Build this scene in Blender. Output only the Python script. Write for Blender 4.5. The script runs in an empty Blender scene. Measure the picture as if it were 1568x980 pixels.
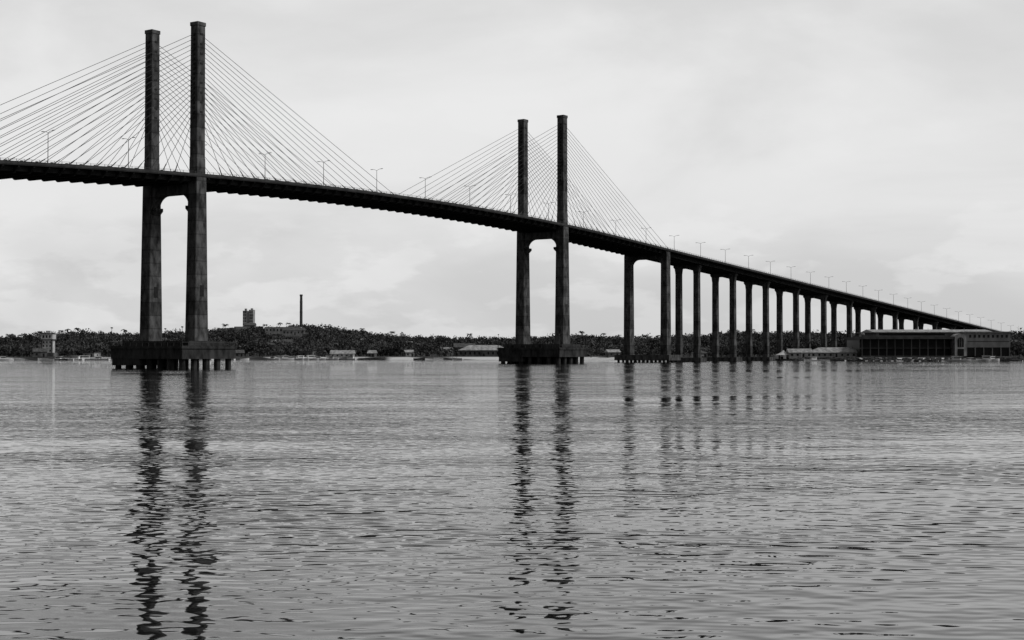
import bpy, math, random
import numpy as np
from mathutils import Vector, Matrix
random.seed(7); rng=np.random.default_rng(7)
S=bpy.context.scene
S.view_settings.view_transform='Standard'; S.view_settings.look='None'; S.view_settings.exposure=0
COL=S.collection

# ------------------------------------------------------------------ helpers
def newmat(name):
    m=bpy.data.materials.new(name); m.use_nodes=True
    nt=m.node_tree; b=nt.nodes['Principled BSDF']
    return m,nt,b
def g(v): return (v,v,v,1)
def noise_mat(name,lo,hi,scale=1.0,stretch=(1,1,1),rough=0.85,detail=4,band=None,bump=0.0,contrast=(0.35,0.65)):
    m,nt,b=newmat(name); N=nt.nodes; L=nt.links
    tc=N.new('ShaderNodeTexCoord'); mp=N.new('ShaderNodeMapping'); mp.inputs['Scale'].default_value=stretch
    L.new(tc.outputs['Object'],mp.inputs['Vector'])
    n=N.new('ShaderNodeTexNoise'); n.inputs['Scale'].default_value=scale; n.inputs['Detail'].default_value=detail
    n.inputs['Roughness'].default_value=0.6
    L.new(mp.outputs[0],n.inputs['Vector'])
    mr=N.new('ShaderNodeMapRange'); mr.inputs['From Min'].default_value=contrast[0]; mr.inputs['From Max'].default_value=contrast[1]
    mr.inputs['To Min'].default_value=lo; mr.inputs['To Max'].default_value=hi
    L.new(n.outputs['Fac'],mr.inputs['Value'])
    out=mr.outputs[0]
    if band:
        sx=N.new('ShaderNodeSeparateXYZ'); L.new(tc.outputs['Object'],sx.inputs[0])
        md=N.new('ShaderNodeMath'); md.operation='PINGPONG'; md.inputs[1].default_value=band/2
        L.new(sx.outputs['Z'],md.inputs[0])
        mr2=N.new('ShaderNodeMapRange'); mr2.inputs['From Min'].default_value=0.0; mr2.inputs['From Max'].default_value=0.28
        mr2.inputs['To Min'].default_value=0.5; mr2.inputs['To Max'].default_value=1.0
        L.new(md.outputs[0],mr2.inputs['Value'])
        dv=N.new('ShaderNodeMath'); dv.operation='DIVIDE'; dv.inputs[1].default_value=band; L.new(sx.outputs['Z'],dv.inputs[0])
        fl=N.new('ShaderNodeMath'); fl.operation='FLOOR'; L.new(dv.outputs[0],fl.inputs[0])
        wn=N.new('ShaderNodeTexWhiteNoise'); wn.noise_dimensions='1D'; L.new(fl.outputs[0],wn.inputs['W'])
        mr3=N.new('ShaderNodeMapRange'); mr3.inputs['To Min'].default_value=0.7; mr3.inputs['To Max'].default_value=1.3
        L.new(wn.outputs['Value'],mr3.inputs['Value'])
        mu=N.new('ShaderNodeMath'); mu.operation='MULTIPLY'; L.new(out,mu.inputs[0]); L.new(mr2.outputs[0],mu.inputs[1])
        mu2=N.new('ShaderNodeMath'); mu2.operation='MULTIPLY'; L.new(mu.outputs[0],mu2.inputs[0]); L.new(mr3.outputs[0],mu2.inputs[1])
        out=mu2.outputs[0]
    L.new(out,b.inputs['Base Color'])
    b.inputs['Roughness'].default_value=rough
    b.inputs['Specular IOR Level'].default_value=0.2
    return m

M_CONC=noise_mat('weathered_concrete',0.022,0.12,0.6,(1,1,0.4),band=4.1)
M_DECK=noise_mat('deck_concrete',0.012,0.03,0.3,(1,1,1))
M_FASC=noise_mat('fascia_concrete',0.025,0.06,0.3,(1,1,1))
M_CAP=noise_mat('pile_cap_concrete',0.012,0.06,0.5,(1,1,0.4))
M_ASPH=noise_mat('asphalt',0.04,0.06,2)
M_STEEL=noise_mat('galvanised_steel',0.05,0.09,2,rough=0.5)
M_CABLE=noise_mat('cable_sheath',0.02,0.03,2,rough=0.5)
M_WHITE=noise_mat('white_paint',0.6,0.82,0.6)
M_WALL=noise_mat('plaster_wall',0.06,0.17,0.35,(1,1,0.5))
M_WALL2=noise_mat('pale_plaster_wall',0.22,0.48,0.35,(1,1,0.5))
M_ROOF=noise_mat('tile_roof',0.05,0.13,0.8)
M_ROOFL=noise_mat('metal_roof',0.2,0.48,0.5)
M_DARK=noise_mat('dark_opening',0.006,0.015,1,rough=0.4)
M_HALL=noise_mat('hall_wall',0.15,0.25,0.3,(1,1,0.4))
M_HALLR=noise_mat('hall_roof',0.05,0.1,0.3,(1,1,0.4))
M_ROCK=noise_mat('rock',0.03,0.14,0.8)
M_TRUNK=noise_mat('bark',0.03,0.06,2)

class MB:
    def __init__(s): s.v=[]; s.f=[]; s.m=[]
    def add(s,vs,fs,mi=0):
        o=len(s.v); s.v+= [tuple(p) for p in vs]; s.f+=[tuple(i+o for i in f) for f in fs]; s.m+=[mi]*len(fs)
    def box(s,x0,x1,y0,y1,z0,z1,mi=0):
        vs=[(x0,y0,z0),(x1,y0,z0),(x1,y1,z0),(x0,y1,z0),(x0,y0,z1),(x1,y0,z1),(x1,y1,z1),(x0,y1,z1)]
        s.add(vs,[(0,3,2,1),(4,5,6,7),(0,1,5,4),(1,2,6,5),(2,3,7,6),(3,0,4,7)],mi)
    def loft(s,cx,cy,secs,mi=0,ch=0.0):
        vs=[]; n=8 if ch else 4
        for z,a,b in secs:
            a/=2;b/=2;c=ch
            if ch: r=[(-a+c,-b),(a-c,-b),(a,-b+c),(a,b-c),(a-c,b),(-a+c,b),(-a,b-c),(-a,-b+c)]
            else: r=[(-a,-b),(a,-b),(a,b),(-a,b)]
            vs+=[(cx+p,cy+q,z) for p,q in r]
        fs=[tuple(reversed(range(n))),tuple(range(n*(len(secs)-1),n*len(secs)))]
        for k in range(len(secs)-1):
            for i in range(n):
                j=(i+1)%n; fs.append((k*n+i,k*n+j,(k+1)*n+j,(k+1)*n+i))
        s.add(vs,fs,mi)
    def tube(s,p,q,r0,r1=None,n=6,mi=0):
        r1=r0 if r1 is None else r1
        p=Vector(p);q=Vector(q);d=(q-p).normalized()
        u=d.cross(Vector((0,0,1)) if abs(d.z)<.95 else Vector((1,0,0))).normalized(); w=d.cross(u)
        vs=[]
        for c,r in((p,r0),(q,r1)):
            for i in range(n):
                a=2*math.pi*i/n; vs.append(c+u*math.cos(a)*r+w*math.sin(a)*r)
        fs=[(i,(i+1)%n,n+(i+1)%n,n+i) for i in range(n)]+[tuple(reversed(range(n))),tuple(range(n,2*n))]
        s.add(vs,fs,mi)
    def prism_x(s,prof,x0,x1,mi=0):
        n=len(prof); vs=[(x0,y,z) for y,z in prof]+[(x1,y,z) for y,z in prof]
        s.add(vs,[tuple(reversed(range(n))),tuple(range(n,2*n))]+[(i,(i+1)%n,n+(i+1)%n,n+i) for i in range(n)],mi)
    def prism_y(s,prof,y0,y1,mi=0):
        n=len(prof); vs=[(x,y0,z) for x,z in prof]+[(x,y1,z) for x,z in prof]
        s.add(vs,[tuple(range(n)),tuple(reversed(range(n,2*n)))]+[(i,n+i,n+(i+1)%n,(i+1)%n) for i in range(n)],mi)
    def sweep(s,prof,ts,zf,mi=0):
        n=len(prof); vs=[]
        for t in ts:
            z0=zf(t); vs+=[(t,o,z0+z) for o,z in prof]
        m=len(ts); fs=[tuple(range(n)),tuple(range(n*(m-1),n*m))]
        for k in range(m-1):
            for i in range(n):
                j=(i+1)%n; fs.append((k*n+i,(k+1)*n+i,(k+1)*n+j,k*n+j))
        s.add(vs,fs,mi)
    def obj(s,name,mats,parent=None,loc=None,rot=0):
        me=bpy.data.meshes.new(name); me.from_pydata(s.v,[],s.f)
        for m in (mats if isinstance(mats,(list,tuple)) else [mats]): me.materials.append(m)
        me.polygons.foreach_set('material_index',s.m); me.update()
        import bmesh
        bm=bmesh.new(); bm.from_mesh(me); bmesh.ops.recalc_face_normals(bm,faces=bm.faces); bm.to_mesh(me); bm.free()
        o=bpy.data.objects.new(name,me); COL.objects.link(o)
        if parent: o.parent=parent
        if loc: o.location=loc
        o.rotation_euler[2]=rot
        return o
def inst(name,me,loc,rot=0,sc=1,parent=None):
    o=bpy.data.objects.new(name,me); COL.objects.link(o); o.location=loc; o.rotation_euler[2]=rot; o.scale=(sc,sc,sc)
    if parent: o.parent=parent
    return o

# ------------------------------------------------------------------ camera
F=2230/1568*36
cam=bpy.data.cameras.new('camera'); co=bpy.data.objects.new('camera',cam); COL.objects.link(co)
cam.lens=F; cam.sensor_width=36; cam.clip_end=20000; cam.clip_start=0.5
co.location=(0,0,5); co.rotation_euler=(math.radians(90)+math.atan(49/2230),0,0); S.camera=co

# ------------------------------------------------------------------ bridge
ANG=math.atan2(.83,.557); P1=Vector((-96.6,446,0))
br=bpy.data.objects.new('cable_stayed_bridge',None); COL.objects.link(br); br.location=P1; br.rotation_euler[2]=ANG
dirv=Vector((math.cos(ANG),math.sin(ANG),0)); trv=Vector((-math.sin(ANG),math.cos(ANG),0))
def W(t,o,z=0): return P1+dirv*t+trv*o+Vector((0,0,z))
K=1.9e-4; TS=152.0
def ztop(t):
    u=abs(t-106)
    if u<TS: return 62.4-K*u*u
    return 62.4-K*TS*TS-2*K*TS*(u-TS)
O0,O1=-1.9,22.1; OM=10.1
T0,T1=-560,985
def rng_t(a,b,st):
    n=max(1,int(round((b-a)/st))); return [a+(b-a)*i/n for i in range(n+1)]
ts=rng_t(T0,T1,6)
d=MB()
d.sweep([(O0,-1.7),(O1,-1.7),(O1,-1.05),(O0,-1.05)],ts,ztop,0)
r=MB(); r.sweep([(0.9,-1.046),(19.3,-1.046),(19.3,-1.0),(0.9,-1.0)],ts,ztop,0)
for o in (O0-0.05,O1-0.25): d.sweep([(o,-1.4),(o+.3,-1.4),(o+.3,-.6),(o,-.6)],ts,ztop,1)
for o in (0.6,19.35): d.sweep([(o,-1.046),(o+.25,-1.046),(o+.2,-.3),(o+.05,-.3)],ts,ztop,1)
d.sweep([(9.8,-.996),(10.4,-.996),(10.2,-.2),(10.0,-.2)],ts,ztop,1)
tc=rng_t(-94,306,6)
for o in (0.2,18.6): d.sweep([(o+.2,-3.1),(o+1.2,-3.1),(o+1.4,-1.71),(o,-1.71)],tc,ztop,0)
t=-94+2.5
while t<306:
    z=ztop(t); d.prism_x([(O0+.35,z-2.1),(0.4,z-3.7),(19.9,z-3.7),(O1-.35,z-2.4),(O1-.35,z-1.71),(O0+.35,z-1.71)],t-.28,t+.28,0); t+=5.0
for a,b in((306,T1),(T0,-94)):
    for o in (1.4,5.4,9.4,13.4,17.4):
        d.sweep([(o,-3.6),(o+1.2,-3.6),(o+1.2,-3.2),(o+.8,-3.0),(o+.8,-1.71),(o+.4,-1.71),(o+.4,-3.0),(o,-3.2)],rng_t(a,b,14),ztop,0)
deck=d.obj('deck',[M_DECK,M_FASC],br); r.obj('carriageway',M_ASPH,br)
rl=MB()
for o in (O0+.1,O1-.1):
    for zz in (-.02,-.3): rl.sweep([(o-.03,zz),(o+.03,zz),(o+.03,zz+.05),(o-.03,zz+.05)],ts,ztop)
    for t in np.arange(T0,T1,2.5):
        z=ztop(t); rl.box(t-.05,t+.05,o-.05,o+.05,z-.6,z+.03)
rl.obj('railings',M_STEEL,br)

def portal_beam(mb,t,th,oa,ob,ztopb,zarch,R):
    prof=[(oa-.4,ztopb),(ob+.4,ztopb),(ob+.4,zarch-R)]
    for i in range(9):
        a=math.pi/2*i/8; prof.append((ob-R+R*math.cos(a),zarch-R+R*math.sin(a)))
    for i in range(9):
        a=math.pi/2*i/8; prof.append((oa+R-R*math.sin(a),zarch-R+R*math.cos(a)))
    prof.append((oa-.4,zarch-R))
    n=len(prof)
    vs=[(t-th/2,y,z) for y,z in prof]+[(t+th/2,y,z) for y,z in prof]
    fs=[tuple(range(n)),tuple(reversed(range(n,2*n)))]+[(i,n+i,n+(i+1)%n,(i+1)%n) for i in range(n)]
    mb.add(vs,fs,0)
def pylon(t,parent_name):
    p=MB(); zd=ztop(t)
    for k,o in enumerate((0,20.2)):
        p.loft(t,o,[(8.3,5.7,4.4),(30,5.0,4.15),(zd-1.75,4.1,3.9)],0,ch=.18)
        p.loft(t,o,[(zd-1.75,3.7,3.5),(zd+4,3.6,3.4),(zd+4.2,3.45,3.25),(105.2,3.25,3.15)],0,ch=.15)
        p.loft(t,o,[(105.2,3.6,3.5),(106.3,3.6,3.5)],0,ch=.15)
        s=1 if k==0 else -1
        yi=o+s*2.0
        p.prism_x([(yi-s*.2,zd-12.6),(yi+s*.0,zd-12.6),(yi+s*1.5,zd-11.2),(yi+s*1.5,zd-10.3),(yi-s*.2,zd-10.3)],t-1.6,t+1.6)
    portal_beam(p,t,3.4,1.95,18.25,zd-3.71,53.7,4.2)
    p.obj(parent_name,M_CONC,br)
    dd=MB()
    for o in (0,20.2):
        dd.box(t-.75,t+.85,o-2.19,o-2.0,22.0,25.4)
        for i in range(18):
            z=102.5-i*1.5
            for sx in (-1,1): dd.box(t+sx*1.72-.16,t+sx*1.72+.16,o-.5,o+.5,z-.45,z+.3)
            if i%2==0: dd.box(t-.5,t+.5,o-1.7,o-1.5,z-.2,z+.35)
    dd.obj('anchorages',M_DARK,br)
    c=MB(); tb=MB()
    for o,od in ((0,-.7),(20.2,20.9)):
        for i in range(18):
            for sx in (-1,1):
                x=95-5.0*i+ (2 if i==0 else 0)
                a=Vector((t+sx*1.8,o,102.5-i*1.5)); e=Vector((t+sx*x,od,ztop(t+sx*x)-1.0))
                c.tube(a,e,.075,n=5)
                u=(a-e).normalized(); tb.tube(e,e+u*3.2,.17,.14,n=6)
                tb.box(e.x-.35,e.x+.35,e.y-.3,e.y+.3,e.z-.05,e.z+.7)
    c.obj('stay_cables',M_CABLE,br); tb.obj('anchor_tubes',M_CABLE,br)
    q=MB()
    q.box(t-11.2,t+11.2,OM-15.6,OM+15.6,2.9,6.9)
    q.box(t-11.5,t+11.5,OM-15.9,OM+15.9,6.0,6.6)
    q.box(t-7.5,t+7.5,OM-14.6,OM+14.6,6.9,8.35)
    for a in np.linspace(-9.6,9.6,5):
        for b in np.linspace(-14,14,7):
            q.tube((t+a,OM+b,-4),(t+a,OM+b,2.9),.95,n=10)
    q.box(t-11.0,t-2,OM+3,OM+15.3,.9,2.9)
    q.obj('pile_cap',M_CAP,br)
    h=MB()
    for o in (OM-15.8,OM+15.8):
        h.box(t-11.3,t+11.3,o-.04,o+.04,7.9,8.0)
        for a in np.linspace(-11.3,11.3,10): h.box(t+a-.04,t+a+.04,o-.04,o+.04,6.6,8.0)
    for a in (-11.3,11.3):
        h.box(t+a-.04,t+a+.04,OM-15.8,OM+15.8,7.9,8.0)
        for b in np.linspace(-15,15,12): h.box(t+a-.04,t+a+.04,OM+b-.04,OM+b+.04,6.6,8.0)
    h.obj('cap_handrail',M_STEEL,br)
pylon(0,'pylon'); pylon(212,'pylon')
for t in (-94,306):
    p=MB(); zd=ztop(t)
    for o in (0,20.2): p.loft(t,o,[(2,4.4,3.7),(zd-8,3.8,3.3),(zd-4,3.8,3.3),(zd-1.75,3.8,3.0)],0,ch=.12)
    portal_beam(p,t,3.2,1.6,18.6,zd-3.71,zd-5.4,3.6)
    p.box(t-6,t+6,-5,25,1.0,3.6)
    for a in(-4.5,0,4.5):
        for b in np.linspace(-3.5,23.5,7): p.tube((t+a,b,-4),(t+a,b,1.0),.6,n=8)
    p.obj('portal_pier',M_CONC,br)
p=MB()
tl=[306+43.2+42.4*i for i in range(15)]+[-94-43-42.4*i for i in range(10)]
for t in tl:
    zd=ztop(t)
    for o in (5,15.2):
        p.loft(t,o,[(1.5,2.9,3.0),(zd-8.2,2.6,2.8),(zd-5.3,2.7,3.6)],0,ch=.15)
    p.prism_x([(2.6,zd-4.5),(3.2,zd-5.3),(17.1,zd-5.3),(17.7,zd-4.5),(17.7,zd-3.6),(2.6,zd-3.6)],t-1.3,t+1.3)
    p.box(t-3.5,t+3.5,1.4,18.8,-1.5,2.2)
p.obj('approach_piers',M_CONC,br)

l=MB(); l.tube((0,0,0),(0,0,9.6),.12,.08,6)
for s in(-1,1):
    l.tube((0,0,9.5),(0,s*1.0,9.95),.06,n=5); l.tube((0,s*1.0,9.95),(0,s*2.0,10.05),.06,n=5)
    l.box(-.16,.16,s*2.35-.45,s*2.35+.45,9.98,10.14)
l.box(-.2,.2,-.2,.2,0,.35)
lo=l.obj('street_lamp',M_STEEL); lm=lo.data; bpy.data.objects.remove(lo)
t=11-29.4*18
while t<T1:
    w=W(t,OM,ztop(t)-.25); inst('street_lamp',lm,w,ANG); t+=29.4
l=MB(); l.tube((0,0,0),(0,0,5.6),.09,.06,6); l.box(-.8,.8,-.05,.05,5.4,5.5)
for s in(-1,1): l.box(s*.8-.22,s*.8+.22,-.2,.2,5.4,5.75)
lo=l.obj('pile_cap_lamp',M_STEEL); lm2=lo.data; bpy.data.objects.remove(lo)
for tt in(0,212):
    for a,b in((-11,-15.5),(-11,15.5),(11,-15.5),(11,15.5)): inst('pile_cap_lamp',lm2,W(tt+a,OM+b,6.9),ANG+math.radians(40))

# ------------------------------------------------------------------ terrain
def hn(x,y):
    return (np.sin(x*.013+1.3)*np.cos(y*.011)+.5*np.sin(x*.031+y*.027)+.3*np.sin(x*.071-y*.05+2))
SX=[-3000,-900,-500,-302,-150,0,80,130,180,300,480,900,3000]
SY=[600,760,830,865,930,965,930,865,805,795,780,740,600]
def shore(x): return np.interp(x,SX,SY)+6*np.sin(x*.045)+3*np.sin(x*.13+1)
CX=[-3000,-900,-475,-438,-402,-353,-293,-245,-190,-160,-111,-51,10,58,107,155,209,312,475,900,3000]
CZ=[30,14,10,14,16.5,14,16.5,19.5,22.5,19.5,13,12,13,14,12,11.5,15,14,15,18,30]
def zland(x,y):
    x=np.asarray(x,float); y=np.asarray(y,float)
    s=y-shore(x)
    xe=x*1350/np.maximum(y,600)
    k=np.clip((s-60)/400,0,1); k=k*k*(3-2*k)
    up=np.clip(s*.13,-4,2.0)+k*(np.interp(xe,CX,CZ)-1.5)+np.where(s>40,hn(x,y)*np.clip((s-40)/100,0,1)*1.2,0)
    return up
gx=np.concatenate([np.linspace(-7000,-1000,20),np.linspace(-980,980,197),np.linspace(1000,7000,20)])
gy=np.concatenate([np.linspace(560,1600,150),np.linspace(1640,9000,30)])
GX,GY=np.meshgrid(gx,gy); GZ=zland(GX,GY)
nx,ny=len(gx),len(gy)
V=np.stack([GX.ravel(),GY.ravel(),GZ.ravel()],1)
fs=[(j*nx+i,j*nx+i+1,(j+1)*nx+i+1,(j+1)*nx+i) for j in range(ny-1) for i in range(nx-1)]
me=bpy.data.meshes.new('ground'); me.from_pydata(V.tolist(),[],fs); me.polygons.foreach_set('use_smooth',[True]*len(fs))
M_GR=noise_mat('scrub_and_sand',0.012,0.05,0.05); me.materials.append(M_GR)
nt=M_GR.node_tree; N=nt.nodes; L=nt.links; b=N['Principled BSDF']; src=b.inputs['Base Color'].links[0].from_socket
geo=N.new('ShaderNodeNewGeometry'); sx=N.new('ShaderNodeSeparateXYZ'); L.new(geo.outputs['Position'],sx.inputs[0])
mr=N.new('ShaderNodeMapRange'); mr.inputs['From Min'].default_value=1.5; mr.inputs['From Max'].default_value=1.95; mr.inputs['To Min'].default_value=1; mr.inputs['To Max'].default_value=0
L.new(sx.outputs['Z'],mr.inputs['Value'])
n2=N.new('ShaderNodeTexNoise'); n2.inputs['Scale'].default_value=.016; n2.inputs['Detail'].default_value=3; L.new(geo.outputs['Position'],n2.inputs['Vector'])
mr4=N.new('ShaderNodeMapRange'); mr4.inputs['From Min'].default_value=.43; mr4.inputs['From Max'].default_value=.50; L.new(n2.outputs['Fac'],mr4.inputs['Value'])
mm=N.new('ShaderNodeMath'); mm.operation='MULTIPLY'; L.new(mr.outputs[0],mm.inputs[0]); L.new(mr4.outputs[0],mm.inputs[1])
mx=N.new('ShaderNodeMix'); mx.data_type='RGBA'; L.new(mm.outputs[0],mx.inputs['Factor']); L.new(src,mx.inputs['A']); mx.inputs['B'].default_value=g(.62)
L.new(mx.outputs['Result'],b.inputs['Base Color'])
COL.objects.link(bpy.data.objects.new('ground',me))

# ------------------------------------------------------------------ water
me=bpy.data.meshes.new('water'); me.from_pydata([(-9000,-800,0),(9000,-800,0),(9000,9000,0),(-9000,9000,0)],[],[(0,1,2,3)])
wm,nt,b=newmat('river_water'); N=nt.nodes; L=nt.links
me.materials.append(wm); COL.objects.link(bpy.data.objects.new('water',me))
grp=bpy.data.node_groups.new('wave_height','ShaderNodeTree')
grp.interface.new_socket('Vector',in_out='INPUT',socket_type='NodeSocketVector')
grp.interface.new_socket('Height',in_out='OUTPUT',socket_type='NodeSocketFloat')
gi=grp.nodes.new('NodeGroupInput'); go=grp.nodes.new('NodeGroupOutput'); acc=None
for sc,amp,st,det,rot in ((0.14,0.11,(1,1.6,1),0,0.3),(0.8,0.082,(.66,1.2,1),1,-0.22),(2.5,0.032,(.7,1.15,1),0,0.25)):
    mp=grp.nodes.new('ShaderNodeMapping'); mp.inputs['Scale'].default_value=st; mp.inputs['Rotation'].default_value=(0,0,rot)
    grp.links.new(gi.outputs[0],mp.inputs['Vector'])
    n=grp.nodes.new('ShaderNodeTexNoise'); n.noise_dimensions='2D'; n.inputs['Scale'].default_value=sc; n.inputs['Detail'].default_value=det
    grp.links.new(mp.outputs[0],n.inputs['Vector'])
    m=grp.nodes.new('ShaderNodeMath'); m.operation='MULTIPLY'; m.inputs[1].default_value=amp; grp.links.new(n.outputs['Fac'],m.inputs[0])
    if acc is None: acc=m.outputs[0]
    else:
        a=grp.nodes.new('ShaderNodeMath'); grp.links.new(acc,a.inputs[0]); grp.links.new(m.outputs[0],a.inputs[1]); acc=a.outputs[0]
grp.links.new(acc,go.inputs[0])
geo=N.new('ShaderNodeNewGeometry'); E=.03
def hgt(off):
    gn=N.new('ShaderNodeGroup'); gn.node_tree=grp
    if off:
        va=N.new('ShaderNodeVectorMath'); va.operation='ADD'; va.inputs[1].default_value=off; L.new(geo.outputs['Position'],va.inputs[0]); L.new(va.outputs[0],gn.inputs[0])
    else: L.new(geo.outputs['Position'],gn.inputs[0])
    return gn.outputs[0]
h0=hgt(None); hx=hgt((E,0,0)); hy=hgt((0,E,0))
def patch(sx_,sy_,rot,lo,hi,det,loc):
    mp=N.new('ShaderNodeMapping'); mp.inputs['Scale'].default_value=(sx_,sy_,1); mp.inputs['Rotation'].default_value=(0,0,rot); mp.inputs['Location'].default_value=(loc,loc*.7,0); L.new(geo.outputs['Position'],mp.inputs['Vector'])
    pn=N.new('ShaderNodeTexNoise'); pn.noise_dimensions='2D'; pn.inputs['Scale'].default_value=1; pn.inputs['Detail'].default_value=det; L.new(mp.outputs[0],pn.inputs['Vector'])
    pr=N.new('ShaderNodeMapRange'); pr.interpolation_type='SMOOTHSTEP'; pr.inputs['From Min'].default_value=.36; pr.inputs['From Max'].default_value=.62; pr.inputs['To Min'].default_value=lo; pr.inputs['To Max'].default_value=hi
    L.new(pn.outputs['Fac'],pr.inputs['Value']); return pr.outputs[0]
pa=patch(.006,.017,.25,.42,1.15,2,4.3); pb=patch(.05,.09,-.2,.5,1.25,2,1.7)
pm=N.new('ShaderNodeMath'); pm.operation='MULTIPLY'; L.new(pa,pm.inputs[0]); L.new(pb,pm.inputs[1])
pw=N.new('ShaderNodeMath'); pw.operation='MULTIPLY'; pw.inputs[1].default_value=1.15/E; L.new(pm.outputs[0],pw.inputs[0])
def slope(h,k=1.0):
    s=N.new('ShaderNodeMath'); s.operation='SUBTRACT'; L.new(h0,s.inputs[0]); L.new(h,s.inputs[1])
    m=N.new('ShaderNodeMath'); m.operation='MULTIPLY'; L.new(s.outputs[0],m.inputs[0]); L.new(pw.outputs[0],m.inputs[1]); return m.outputs[0]
cx=N.new('ShaderNodeCombineXYZ'); L.new(slope(hx),cx.inputs[0]); L.new(slope(hy),cx.inputs[1]); cx.inputs[2].default_value=1
vn=N.new('ShaderNodeVectorMath'); vn.operation='NORMALIZE'; L.new(cx.outputs[0],vn.inputs[0])
L.new(vn.outputs[0],b.inputs['Normal'])
b.inputs['Base Color'].default_value=g(.01); b.inputs['Roughness'].default_value=.03; b.inputs['IOR'].default_value=1.333

# ------------------------------------------------------------------ buildings
def zl(x,y): return float(zland(x,y))
foot=[]; front=[]
def house(name,x,y,w,dp,h,roof='gable',wall=M_WALL,rf=M_ROOF,floors=1,rot=0,z=None,nw=None,clear=True):
    z=zl(x,y)-.3 if z is None else z
    foot.append((x,y,max(w,dp)*.62+1.5)); m=MB()
    if clear: front.append((x,y,w*.5))
    m.box(-w/2,w/2,-dp/2,dp/2,-1,h,0)
    if roof=='gable':
        rh=min(dp*.28,3); e=.5
        m.prism_x([(-dp/2-e,h+.003),(dp/2+e,h+.003),(0,h+rh)],-w/2-e,w/2+e,1)
    elif roof=='hip':
        rh=dp*.25;e=.6;i=min(dp*.5,w*.4)
        m.add([(-w/2-e,-dp/2-e,h+.003),(w/2+e,-dp/2-e,h+.003),(w/2+e,dp/2+e,h+.003),(-w/2-e,dp/2+e,h+.003),(-w/2+i,0,h+rh),(w/2-i,0,h+rh)],[(0,1,5,4),(1,2,5),(2,3,4,5),(3,0,4),(3,2,1,0)],1)
    else:
        m.box(-w/2-.15,w/2+.15,-dp/2-.15,dp/2+.15,h+.003,h+.6,1)
    fh=h/floors; n=nw or max(2,int(w/3))
    for f in range(floors):
        for i in range(n):
            cxx=-w/2+w*(i+.5)/n
            if f==0 and i==n//2: m.box(cxx-.5,cxx+.5,-dp/2-.05,-dp/2+.1,.05,min(2.3,fh*.8),2)
            else: m.box(cxx-.55,cxx+.55,-dp/2-.05,-dp/2+.1,f*fh+fh*.35,f*fh+fh*.75,2)
        for s in(-1,1): m.box(s*w/2-.05,s*w/2+.05,-.6,.6,f*fh+fh*.35,f*fh+fh*.75,2)
    return m.obj(name,[wall,rf,M_DARK],None,(x,y,z),rot)
def apt(x,y,z,top):
    m=MB(); H=top-z
    m.box(-5.2,-.8,-5,5,0,H-1.0,0); m.box(.8,5.2,-5,5,0,H,0); m.box(-.8,.8,-3.6,3.6,0,H-2,0)
    m.box(-4,-2,-1.5,1.5,H-1,H+1.2,0); m.box(2,4,-1.5,1.5,H,H+1.5,0)
    for k in range(int(H/3)):
        for xx in(-4.2,-2.4,2.0,3.8): m.box(xx-.4,xx+.6,-5.06,-4.9,k*3+1,k*3+2.3,1)
    m.obj('apartment_tower',[M_WALL2,M_DARK],None,(x,y,z)); foot.append((x,y,10))
apt(-262,1450,19,47)
m=MB(); zc=zl(-210,1450)
for k,(z0,z1,r0,r1) in enumerate(((0,30,1.5,1.35),(30,58-zc+3,1.35,1.2))): m.tube((0,0,z0),(0,0,z1),r0,r1,12)
m.tube((0,0,61-zc),(0,0,62.3-zc),1.5,1.5,12)
for zz in (20,30,36): m.tube((0,0,zz),(0,0,zz+.4),1.6,1.6,12)
m.obj('chimney',noise_mat('chimney_brick',.05,.1,.4),None,(-210,1450,zc)); foot.append((-210,1450,5))
# water tower : square shaft on stepped base, wider tank storey, parapet and rooftop cabin
m=MB(); m.box(-3.1,3.1,-3.1,3.1,0,10.2,0); m.box(-3.9,3.9,-3.9,3.9,10.2,10.8,1); m.box(-3.6,3.6,-3.6,3.6,10.8,14.0,0); m.box(-3.95,3.95,-3.95,3.95,14.0,14.5,1); m.box(-1.2,1.4,-1.5,1.5,14.5,16.0,0)
for xx in(-2,0,2):
    m.box(xx-.45,xx+.45,-3.68,-3.4,11.6,13.2,2)
    for zz in(3,6,8.2): m.box(xx-.35,xx+.35,-3.16,-2.9,zz,zz+1.2,2)
for s in (-1,1): m.box(s*3.1-.35,s*3.1+.35,-3.3,-2.6,0,10.2,1)
m.box(-4.6,4.6,-4.4,4.4,0,2.4,1)
m.obj('water_tower',[noise_mat('whitewash',.4,.65,.35),M_WALL,M_DARK],None,(-288,905,2.2)); foot.append((-288,905,6)); front.append((-288,905,4))
house('school_building',-196,1250,30,9,4.5,'flat',M_WALL2,M_ROOFL,1,z=zl(-196,1250)+3.5)
house('school_building',-185,1235,18,8,4,'gable',M_WALL2,M_ROOF,1,z=zl(-185,1235)+2.5)
for px,y,w,h,fl in((352,1420,9,6,2),(362,1400,12,5,1),(383,1400,10,7,2),(396,1415,8,5,1),(340,1400,8,4,1),(371,1380,14,4,1)):
    x=(px-784)*y/2230; house('house',x,y,w,8,h+3,random.choice(['gable','flat']),random.choice([M_WALL,M_WALL2]),M_ROOF,fl)
house('boathouse',-19,990,34,14,4.5,'hip',M_WALL,M_ROOFL,1)
house('boathouse',-33,1012,14,10,6.5,'gable',M_WALL,M_ROOF,2)
house('boat_shed',-111,955,15,8,2.6,'gable',M_WALL2,M_ROOFL,1)
house('boat_shed',166,842,13,8,3,'gable',M_WALL2,M_ROOFL,1)
random.seed(11)
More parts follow.
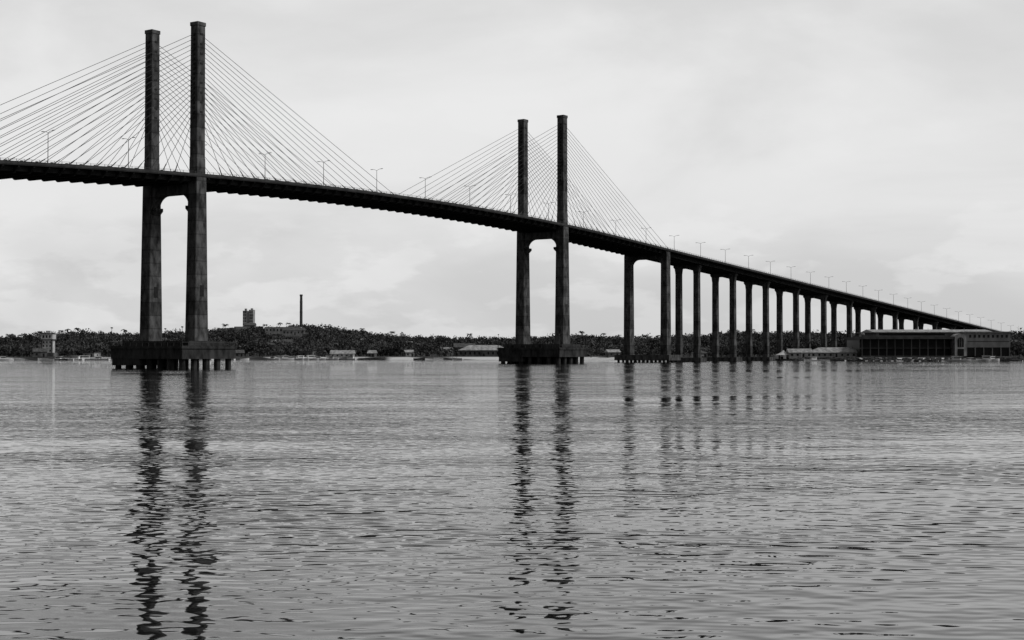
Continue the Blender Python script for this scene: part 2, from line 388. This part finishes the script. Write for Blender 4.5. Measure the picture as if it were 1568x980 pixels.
for i in range(52):
    hill=random.random()<.55
    y=random.uniform(1050,1330) if hill else 900
    px=random.uniform(-10,700) if random.random()<.6 else random.uniform(-10,1180); x=(px-784)*y/2230
    if not hill:
        for _ in range(4): x=(px-784)*y/2230; y=float(shore(x))+random.Random(i).uniform(16,45)
    if any((x-a)**2+(y-b_)**2<(c+5)**2 for a,b_,c in foot): continue
    house('house',x,y,random.uniform(4.5,8.5),random.uniform(5.5,7.5),random.uniform(2.4,3.6),random.choice(['gable','gable','hip','flat']),random.choice([M_WALL,M_WALL2,M_WALL]),random.choice([M_ROOF,M_ROOF,M_ROOFL]),1,rot=random.uniform(-.35,.35),clear=random.random()<.5)
house('shore_pavilion',188,850,30,12,3.0,'hip',M_WALL2,M_ROOFL,1,nw=9)
house('shore_pavilion',207,858,14,10,3.4,'gable',M_WALL,M_ROOFL,1)
m=MB(); n=12
ring=[(4.6*math.cos(2*math.pi*i/n),4.6*math.sin(2*math.pi*i/n)) for i in range(n)]
vs=[(a,b_,2.4) for a,b_ in ring]+[(a*.45,b_*.45,3.6) for a,b_ in ring]+[(0,0,5.2)]
m.add(vs,[(i,(i+1)%n,n+(i+1)%n,n+i) for i in range(n)]+[(n+i,n+(i+1)%n,2*n) for i in range(n)],0)
for a,b_ in ring[::2]: m.tube((a,b_,0),(a,b_,2.4),.08,n=5)
for a,b_ in ring[1::2]: m.box(a-.8,a+.8,b_-.03,b_+.03,.2,2.3,0)
to=m.obj('event_tent',M_WHITE,None,(157,843,zl(157,843)+.3)); foot.append((157,843,8)); front.append((157,843,6))
e=bpy.data.objects.new('terminal_building',None); COL.objects.link(e); e.location=(200,832,2.6)
a=MB()
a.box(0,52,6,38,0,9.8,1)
a.box(-1,53,-1,40,9.8,11.2,0)
for i in range(12): a.box(i*4.7-.25,i*4.7+.25,-.2,.3,0,9.8,0)
a.box(0,52,1,6,4.4,4.9,0)
a.box(0,52,.9,1.0,5.7,5.8,0)
a.box(-1,53,-3,-.3,-1.5,0.3,0)
a.box(10,82,9,36,11.21,13.6,2)
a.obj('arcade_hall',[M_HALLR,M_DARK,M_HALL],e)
a=MB()
a.box(6,80,7,39,13.6,14.0,0); a.prism_x([(8,14.0),(38,14.0),(23,15.6)],8,78,0)
a.box(12,50,8.9,9.0,12.0,13.2,1)
for i in range(9): a.tube((14+i*7,15,14.6),(14+i*7,15,16.4),.12,.08,5)
a.obj('upper_roof',[M_ROOFL,M_DARK],e)
a=MB(); prof=[(52.6,0),(59,0),(59,10.5)]+[(55.8+3.2*math.cos(t),10.5+2.4*math.sin(t)) for t in np.linspace(.2,math.pi-.2,9)]+[(52.6,10.5)]
a.prism_y(prof,-1.6,8.8,0)
prof=[(54.0,5.2),(57.6,5.2),(57.6,9)]+[(55.8+1.8*math.cos(t),9+1.8*math.sin(t)) for t in np.linspace(.2,math.pi-.2,9)]+[(54.0,9)]
a.prism_y(prof,-1.66,-1.2,1)
for xx in (55.1,56.3): a.box(xx,xx+.15,-1.72,-1.5,5.2,10.2,0)
a.box(54,57.6,-1.68,-1.2,.2,4.2,1)
a.obj('arched_gable',[M_WALL2,M_DARK],e)
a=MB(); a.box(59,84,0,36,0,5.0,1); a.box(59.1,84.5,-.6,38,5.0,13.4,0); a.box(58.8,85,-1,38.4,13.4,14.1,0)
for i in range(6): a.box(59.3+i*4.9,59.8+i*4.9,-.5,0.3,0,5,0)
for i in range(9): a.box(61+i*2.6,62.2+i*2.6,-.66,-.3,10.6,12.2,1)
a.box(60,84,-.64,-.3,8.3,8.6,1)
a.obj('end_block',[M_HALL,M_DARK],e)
foot.append((242,850,52)); foot.append((222,850,30)); foot.append((268,850,30))

m=MB(); random.seed(5)
for i in range(900):
    x=random.uniform(110,420); y=float(shore(x))+random.uniform(-2,12)
    s=random.uniform(.5,1.3); z=max(0,zl(x,y)); vs=[]
    for k in range(8):
        vs.append((x+s*((k&1)*2-1)*random.uniform(.6,1.1),y+s*((k>>1&1)*2-1)*random.uniform(.6,1.1),z+s*.7*((k>>2&1)*2-1)*random.uniform(.6,1.1)+.1))
    m.add(vs,[(0,1,3,2),(4,6,7,5),(0,4,5,1),(1,5,7,3),(3,7,6,2),(2,6,4,0)])
m.obj('rock_revetment',M_ROCK)

def boatmesh(L_,cab,hullm):
    m=MB(); secs=[]; n=7
    for i in range(n):
        u=i/(n-1); x=-L_/2+L_*u; w=L_*.15*math.sqrt(max(0.02,1-(max(0,u-.35)/.65)**2.2)); sh=.7+.4*max(0,u-.4)*2
        secs+= [(x,-w,sh),(x,-w*.7,-.2),(x,0,-.4),(x,w*.7,-.2),(x,w,sh)]
    fs=[]
    for k in range(n-1):
        for i in range(4): fs.append((k*5+i,(k+1)*5+i,(k+1)*5+i+1,k*5+i+1))
        fs.append((k*5+4,(k+1)*5+4,(k+1)*5,k*5))
    fs.append((0,1,2,3,4)); fs.append(tuple(5*(n-1)+i for i in range(5)))
    m.add(secs,fs,0)
    if cab:
        m.box(-L_*.3,L_*.05,-L_*.09,L_*.09,.6,2.2,0); m.box(-L_*.34,L_*.1,-L_*.1,L_*.1,2.2,2.32,0)
        m.box(-L_*.26,L_*.055,-L_*.092,L_*.092,1.4,1.9,1)
    m.tube((L_*.1,0,.6),(L_*.1,0,L_*.55),.06,.04,5,1)
    o=m.obj('b',[hullm,M_DARK]); me=o.data; bpy.data.objects.remove(o); return me
bms=[boatmesh(8,True,M_WHITE),boatmesh(6,False,M_WHITE),boatmesh(11,True,M_WHITE),boatmesh(7,False,M_ROCK)]
random.seed(21)
for px in list(np.random.default_rng(3).uniform(5,720,40))+[1466,1474,1484,1494,1500,1512,1522,1530,1550,1225,1240,1262,1285]+[100,108,116,124,440,450,458,465,474,482,491]:
    y=880
    for _ in range(4): x=(px-784)*y/2230; y=float(shore(x))-random.uniform(2,14)
    inst('small_boat',random.choice(bms),(x,y,0.1),random.uniform(-.6,.6)+random.choice([0,math.pi]),random.uniform(.9,1.3))

# ------------------------------------------------------------------ trees
lm_,nt,b=newmat('foliage'); N=nt.nodes; L=nt.links
geo=N.new('ShaderNodeNewGeometry'); n=N.new('ShaderNodeTexNoise'); n.inputs['Scale'].default_value=.06; n.inputs['Detail'].default_value=4
L.new(geo.outputs['Position'],n.inputs['Vector'])
mr=N.new('ShaderNodeMapRange'); mr.inputs['From Min'].default_value=.4; mr.inputs['From Max'].default_value=.62; mr.inputs['To Min'].default_value=.016; mr.inputs['To Max'].default_value=.12
L.new(n.outputs['Fac'],mr.inputs['Value']); L.new(mr.outputs[0],b.inputs['Base Color']); b.inputs['Roughness'].default_value=.8; b.inputs['Specular IOR Level'].default_value=.1
cnt=8000
px=[];
while len(px)<cnt:
    y=rng.uniform(790,1520); x=rng.uniform(-.45*y,.45*y); s=y-shore(x)
    if s<14: continue
    if s<40 and rng.random()<.3: continue
    if any((x-a)**2+(y-b_)**2<c*c for a,b_,c in foot): continue
    if any(0<b_-y<38 and abs(x-a*y/b_)<c for a,b_,c in front): continue
    q=(x-P1.x)*trv.x+(y-P1.y)*trv.y
    if -3<q<23 and y<1250: continue
    px.append((x,y))
px=np.array(px); pz=zland(px[:,0],px[:,1])
NL=60
sdist=px[:,1]-shore(px[:,0])
H=rng.uniform(4.0,8.6,cnt)*np.where(rng.random(cnt)<.04,1.3,1)*np.clip(.45+sdist/60,.45,1); R=H*rng.uniform(.55,.85,cnt)
cl=rng.normal(size=(cnt,7,3)); cl/=np.linalg.norm(cl,axis=2,keepdims=True); cl*=rng.uniform(.3,.75,(cnt,7,1))
idx=rng.integers(0,7,(cnt,NL)); base=np.take_along_axis(cl,idx[:,:,None].repeat(3,2),1)
off=rng.normal(size=(cnt,NL,3)); off/=np.linalg.norm(off,axis=2,keepdims=True)
pp=base+off*rng.uniform(.2,.45,(cnt,NL,1))
C=np.empty((cnt,NL,3)); C[...,0]=px[:,0,None]+pp[...,0]*R[:,None]; C[...,1]=px[:,1,None]+pp[...,1]*R[:,None]
C[...,2]=(pz+H*.56)[:,None]+pp[...,2]*(H*.5)[:,None]
C=C.reshape(-1,3); nq=len(C)
u=rng.normal(size=(nq,3)); u/=np.linalg.norm(u,axis=1,keepdims=True)
w=rng.normal(size=(nq,3)); w-= (w*u).sum(1,keepdims=True)*u; w/=np.linalg.norm(w,axis=1,keepdims=True)
sz=rng.uniform(.45,.95,(nq,1))
Q=np.stack([C-u*sz,C-w*sz*.75,C+u*sz,C+w*sz*.75],1).reshape(-1,3)
def fastmesh(name,Vv,nf,mat):
    me=bpy.data.meshes.new(name); me.vertices.add(len(Vv)); me.vertices.foreach_set('co',Vv.astype(np.float32).ravel())
    me.loops.add(nf*4); me.loops.foreach_set('vertex_index',np.arange(nf*4,dtype=np.int32))
    me.polygons.add(nf); me.polygons.foreach_set('loop_start',np.arange(0,nf*4,4,dtype=np.int32))
    try: me.polygons.foreach_set('loop_total',np.full(nf,4,dtype=np.int32))
    except Exception: pass
    me.materials.append(mat); me.update(calc_edges=True); o=bpy.data.objects.new(name,me); COL.objects.link(o); return o
tr=fastmesh('distant_trees',Q,nq,lm_)
tv=[]
for (x,y),z,h in zip(px,pz,H):
    for dx,dy in((.2,0),(0,.2)):
        tv+=[(x-dx,y-dy,z-.5),(x+dx,y+dy,z-.5),(x+dx*.5,y+dy*.5,z+h*.6),(x-dx*.5,y-dy*.5,z+h*.6)]
tk=fastmesh('trunks',np.array(tv),len(tv)//4,M_TRUNK); tk.parent=tr
def palm(seed):
    rr=random.Random(seed); m=MB(); hh=10; p0=Vector((0,0,-.5)); lean=rr.uniform(-.8,.8)
    for k in range(5):
        p1=Vector((lean*((k+1)/5)**2,0,hh*(k+1)/5)); m.tube(p0,p1,.22-.02*k,.2-.02*k,6,0); p0=p1
    for k in range(15):
        a=2*math.pi*k/15+rr.uniform(-.2,.2); el=rr.uniform(-.1,.9); c=p0.copy(); dirx=Vector((math.cos(a),math.sin(a),0)); side=Vector((-math.sin(a),math.cos(a),0))
        pts=[]
        for j in range(6):
            pts.append(c.copy()); c=c+(dirx*math.cos(el)+Vector((0,0,math.sin(el))))*.75; el-=.36
        for j in range(5):
            wd=.38*math.sin(math.pi*(j+.6)/6); we=.38*math.sin(math.pi*(j+1.6)/6.6)
            for s in(-1,1):
                m.add([pts[j],pts[j+1],pts[j+1]+side*s*we*1.4-Vector((0,0,we*.8)),pts[j]+side*s*wd*1.4-Vector((0,0,wd*.8))],[(0,1,2,3)],1)
    o=m.obj('p',[M_TRUNK,lm_]); me=o.data; bpy.data.objects.remove(o); return me
pms=[palm(i) for i in range(4)]
random.seed(4)
for pxx,y in [(62,1340),(70,1345),(78,1350),(93,1340),(104,1345),(118,1350),(127,1340),(190,1350),(12,1340),(30,1345),(345,1345),(405,1340),(428,1350),(441,1345),(555,1340),(600,1345),(720,1345),(890,1340),(925,1345),(1100,1340),(640,1000),(150,960),(545,1000),(905,960),(1140,880),(1170,885),(1238,880),(1552,860),(1560,850),(1566,880)]:
    x=(pxx-784)*y/2230; inst('palm_tree',random.choice(pms),(x,y,zl(x,y)),random.uniform(0,6),random.uniform(.8,1.1))

# ------------------------------------------------------------------ world + sun
wd=bpy.data.worlds.new('World'); S.world=wd; wd.use_nodes=True; nt=wd.node_tree; N=nt.nodes; L=nt.links
bg=N['Background']; bg.inputs['Strength'].default_value=.1
SUN_EL=42; SUN_AZ=98
sky=N.new('ShaderNodeTexSky'); sky.sky_type='NISHITA'; sky.sun_disc=False; sky.sun_elevation=math.radians(SUN_EL); sky.sun_rotation=math.radians(SUN_AZ); sky.dust_density=4
bw=N.new('ShaderNodeRGBToBW'); L.new(sky.outputs[0],bw.inputs[0])
tc=N.new('ShaderNodeTexCoord'); sp=N.new('ShaderNodeSeparateXYZ'); L.new(tc.outputs['Generated'],sp.inputs[0])
mp=N.new('ShaderNodeMapping'); mp.inputs['Scale'].default_value=(2.4,2.4,6.5); mp.inputs['Location'].default_value=(3.1,.4,.2); mp.inputs['Rotation'].default_value=(0,.08,0); L.new(tc.outputs['Generated'],mp.inputs['Vector'])
n1=N.new('ShaderNodeTexNoise'); n1.inputs['Scale'].default_value=1.4; n1.inputs['Detail'].default_value=7; n1.inputs['Roughness'].default_value=.52; n1.inputs['Distortion'].default_value=.35
L.new(mp.outputs[0],n1.inputs['Vector'])
c1=N.new('ShaderNodeMapRange'); c1.interpolation_type='SMOOTHSTEP'; c1.inputs['From Min'].default_value=.36; c1.inputs['From Max'].default_value=.64; c1.inputs['To Min'].default_value=7.0; c1.inputs['To Max'].default_value=8.5
L.new(n1.outputs['Fac'],c1.inputs['Value'])
n2=N.new('ShaderNodeTexNoise'); n2.inputs['Scale'].default_value=5; n2.inputs['Detail'].default_value=7; n2.inputs['Roughness'].default_value=.55; L.new(mp.outputs[0],n2.inputs['Vector'])
c2=N.new('ShaderNodeMapRange'); c2.inputs['From Min'].default_value=.5; c2.inputs['From Max'].default_value=.57; c2.inputs['To Min'].default_value=0; c2.inputs['To Max'].default_value=.75; L.new(n2.outputs['Fac'],c2.inputs['Value'])
zz=N.new('ShaderNodeMapRange'); zz.inputs['From Min'].default_value=.05; zz.inputs['From Max'].default_value=.11; zz.inputs['To Min'].default_value=1; zz.inputs['To Max'].default_value=0.12; L.new(sp.outputs['Z'],zz.inputs['Value'])
m1=N.new('ShaderNodeMath'); m1.operation='MULTIPLY'; L.new(c2.outputs[0],m1.inputs[0]); L.new(zz.outputs[0],m1.inputs[1])
lowd=N.new('ShaderNodeMapRange'); lowd.inputs['From Min'].default_value=.0; lowd.inputs['From Max'].default_value=.16; lowd.inputs['To Min'].default_value=-.9; lowd.inputs['To Max'].default_value=0; L.new(sp.outputs['Z'],lowd.inputs['Value'])
s1=N.new('ShaderNodeMath'); L.new(c1.outputs[0],s1.inputs[0]); L.new(m1.outputs[0],s1.inputs[1])
s2=N.new('ShaderNodeMath'); L.new(s1.outputs[0],s2.inputs[0]); L.new(lowd.outputs[0],s2.inputs[1])
# unseen sky behind and to the left dimmed to shade the pylon faces
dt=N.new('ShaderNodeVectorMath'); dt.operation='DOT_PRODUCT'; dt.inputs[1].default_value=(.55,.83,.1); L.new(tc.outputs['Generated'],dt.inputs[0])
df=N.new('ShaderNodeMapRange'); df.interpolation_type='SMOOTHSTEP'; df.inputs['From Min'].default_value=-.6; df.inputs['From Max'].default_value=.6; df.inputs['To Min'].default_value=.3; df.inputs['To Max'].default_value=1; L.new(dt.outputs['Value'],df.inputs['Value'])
ov=N.new('ShaderNodeMapRange'); ov.interpolation_type='SMOOTHSTEP'; ov.inputs['From Min'].default_value=.2; ov.inputs['From Max'].default_value=.5; ov.inputs['To Min'].default_value=1; ov.inputs['To Max'].default_value=.6; L.new(sp.outputs['Z'],ov.inputs['Value'])  # sky above the view dimmed to darken water and concrete
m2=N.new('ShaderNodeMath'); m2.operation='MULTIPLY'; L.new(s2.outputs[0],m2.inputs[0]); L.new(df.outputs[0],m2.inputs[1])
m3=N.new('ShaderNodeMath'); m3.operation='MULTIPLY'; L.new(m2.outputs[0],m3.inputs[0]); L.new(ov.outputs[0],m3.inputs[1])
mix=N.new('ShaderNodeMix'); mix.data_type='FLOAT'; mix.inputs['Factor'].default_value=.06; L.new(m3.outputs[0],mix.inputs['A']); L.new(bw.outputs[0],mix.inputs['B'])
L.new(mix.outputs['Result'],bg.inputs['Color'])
sl=bpy.data.lights.new('sun','SUN'); so=bpy.data.objects.new('sun',sl); COL.objects.link(so); sl.energy=1.5; sl.angle=math.radians(14); sl.color=(1,.998,.992)
az=math.radians(SUN_AZ); el=math.radians(SUN_EL)
sd=Vector((math.sin(az)*math.cos(el),math.cos(az)*math.cos(el),math.sin(el)))
so.rotation_euler=(-sd).to_track_quat('-Z','Y').to_euler()
print('done')
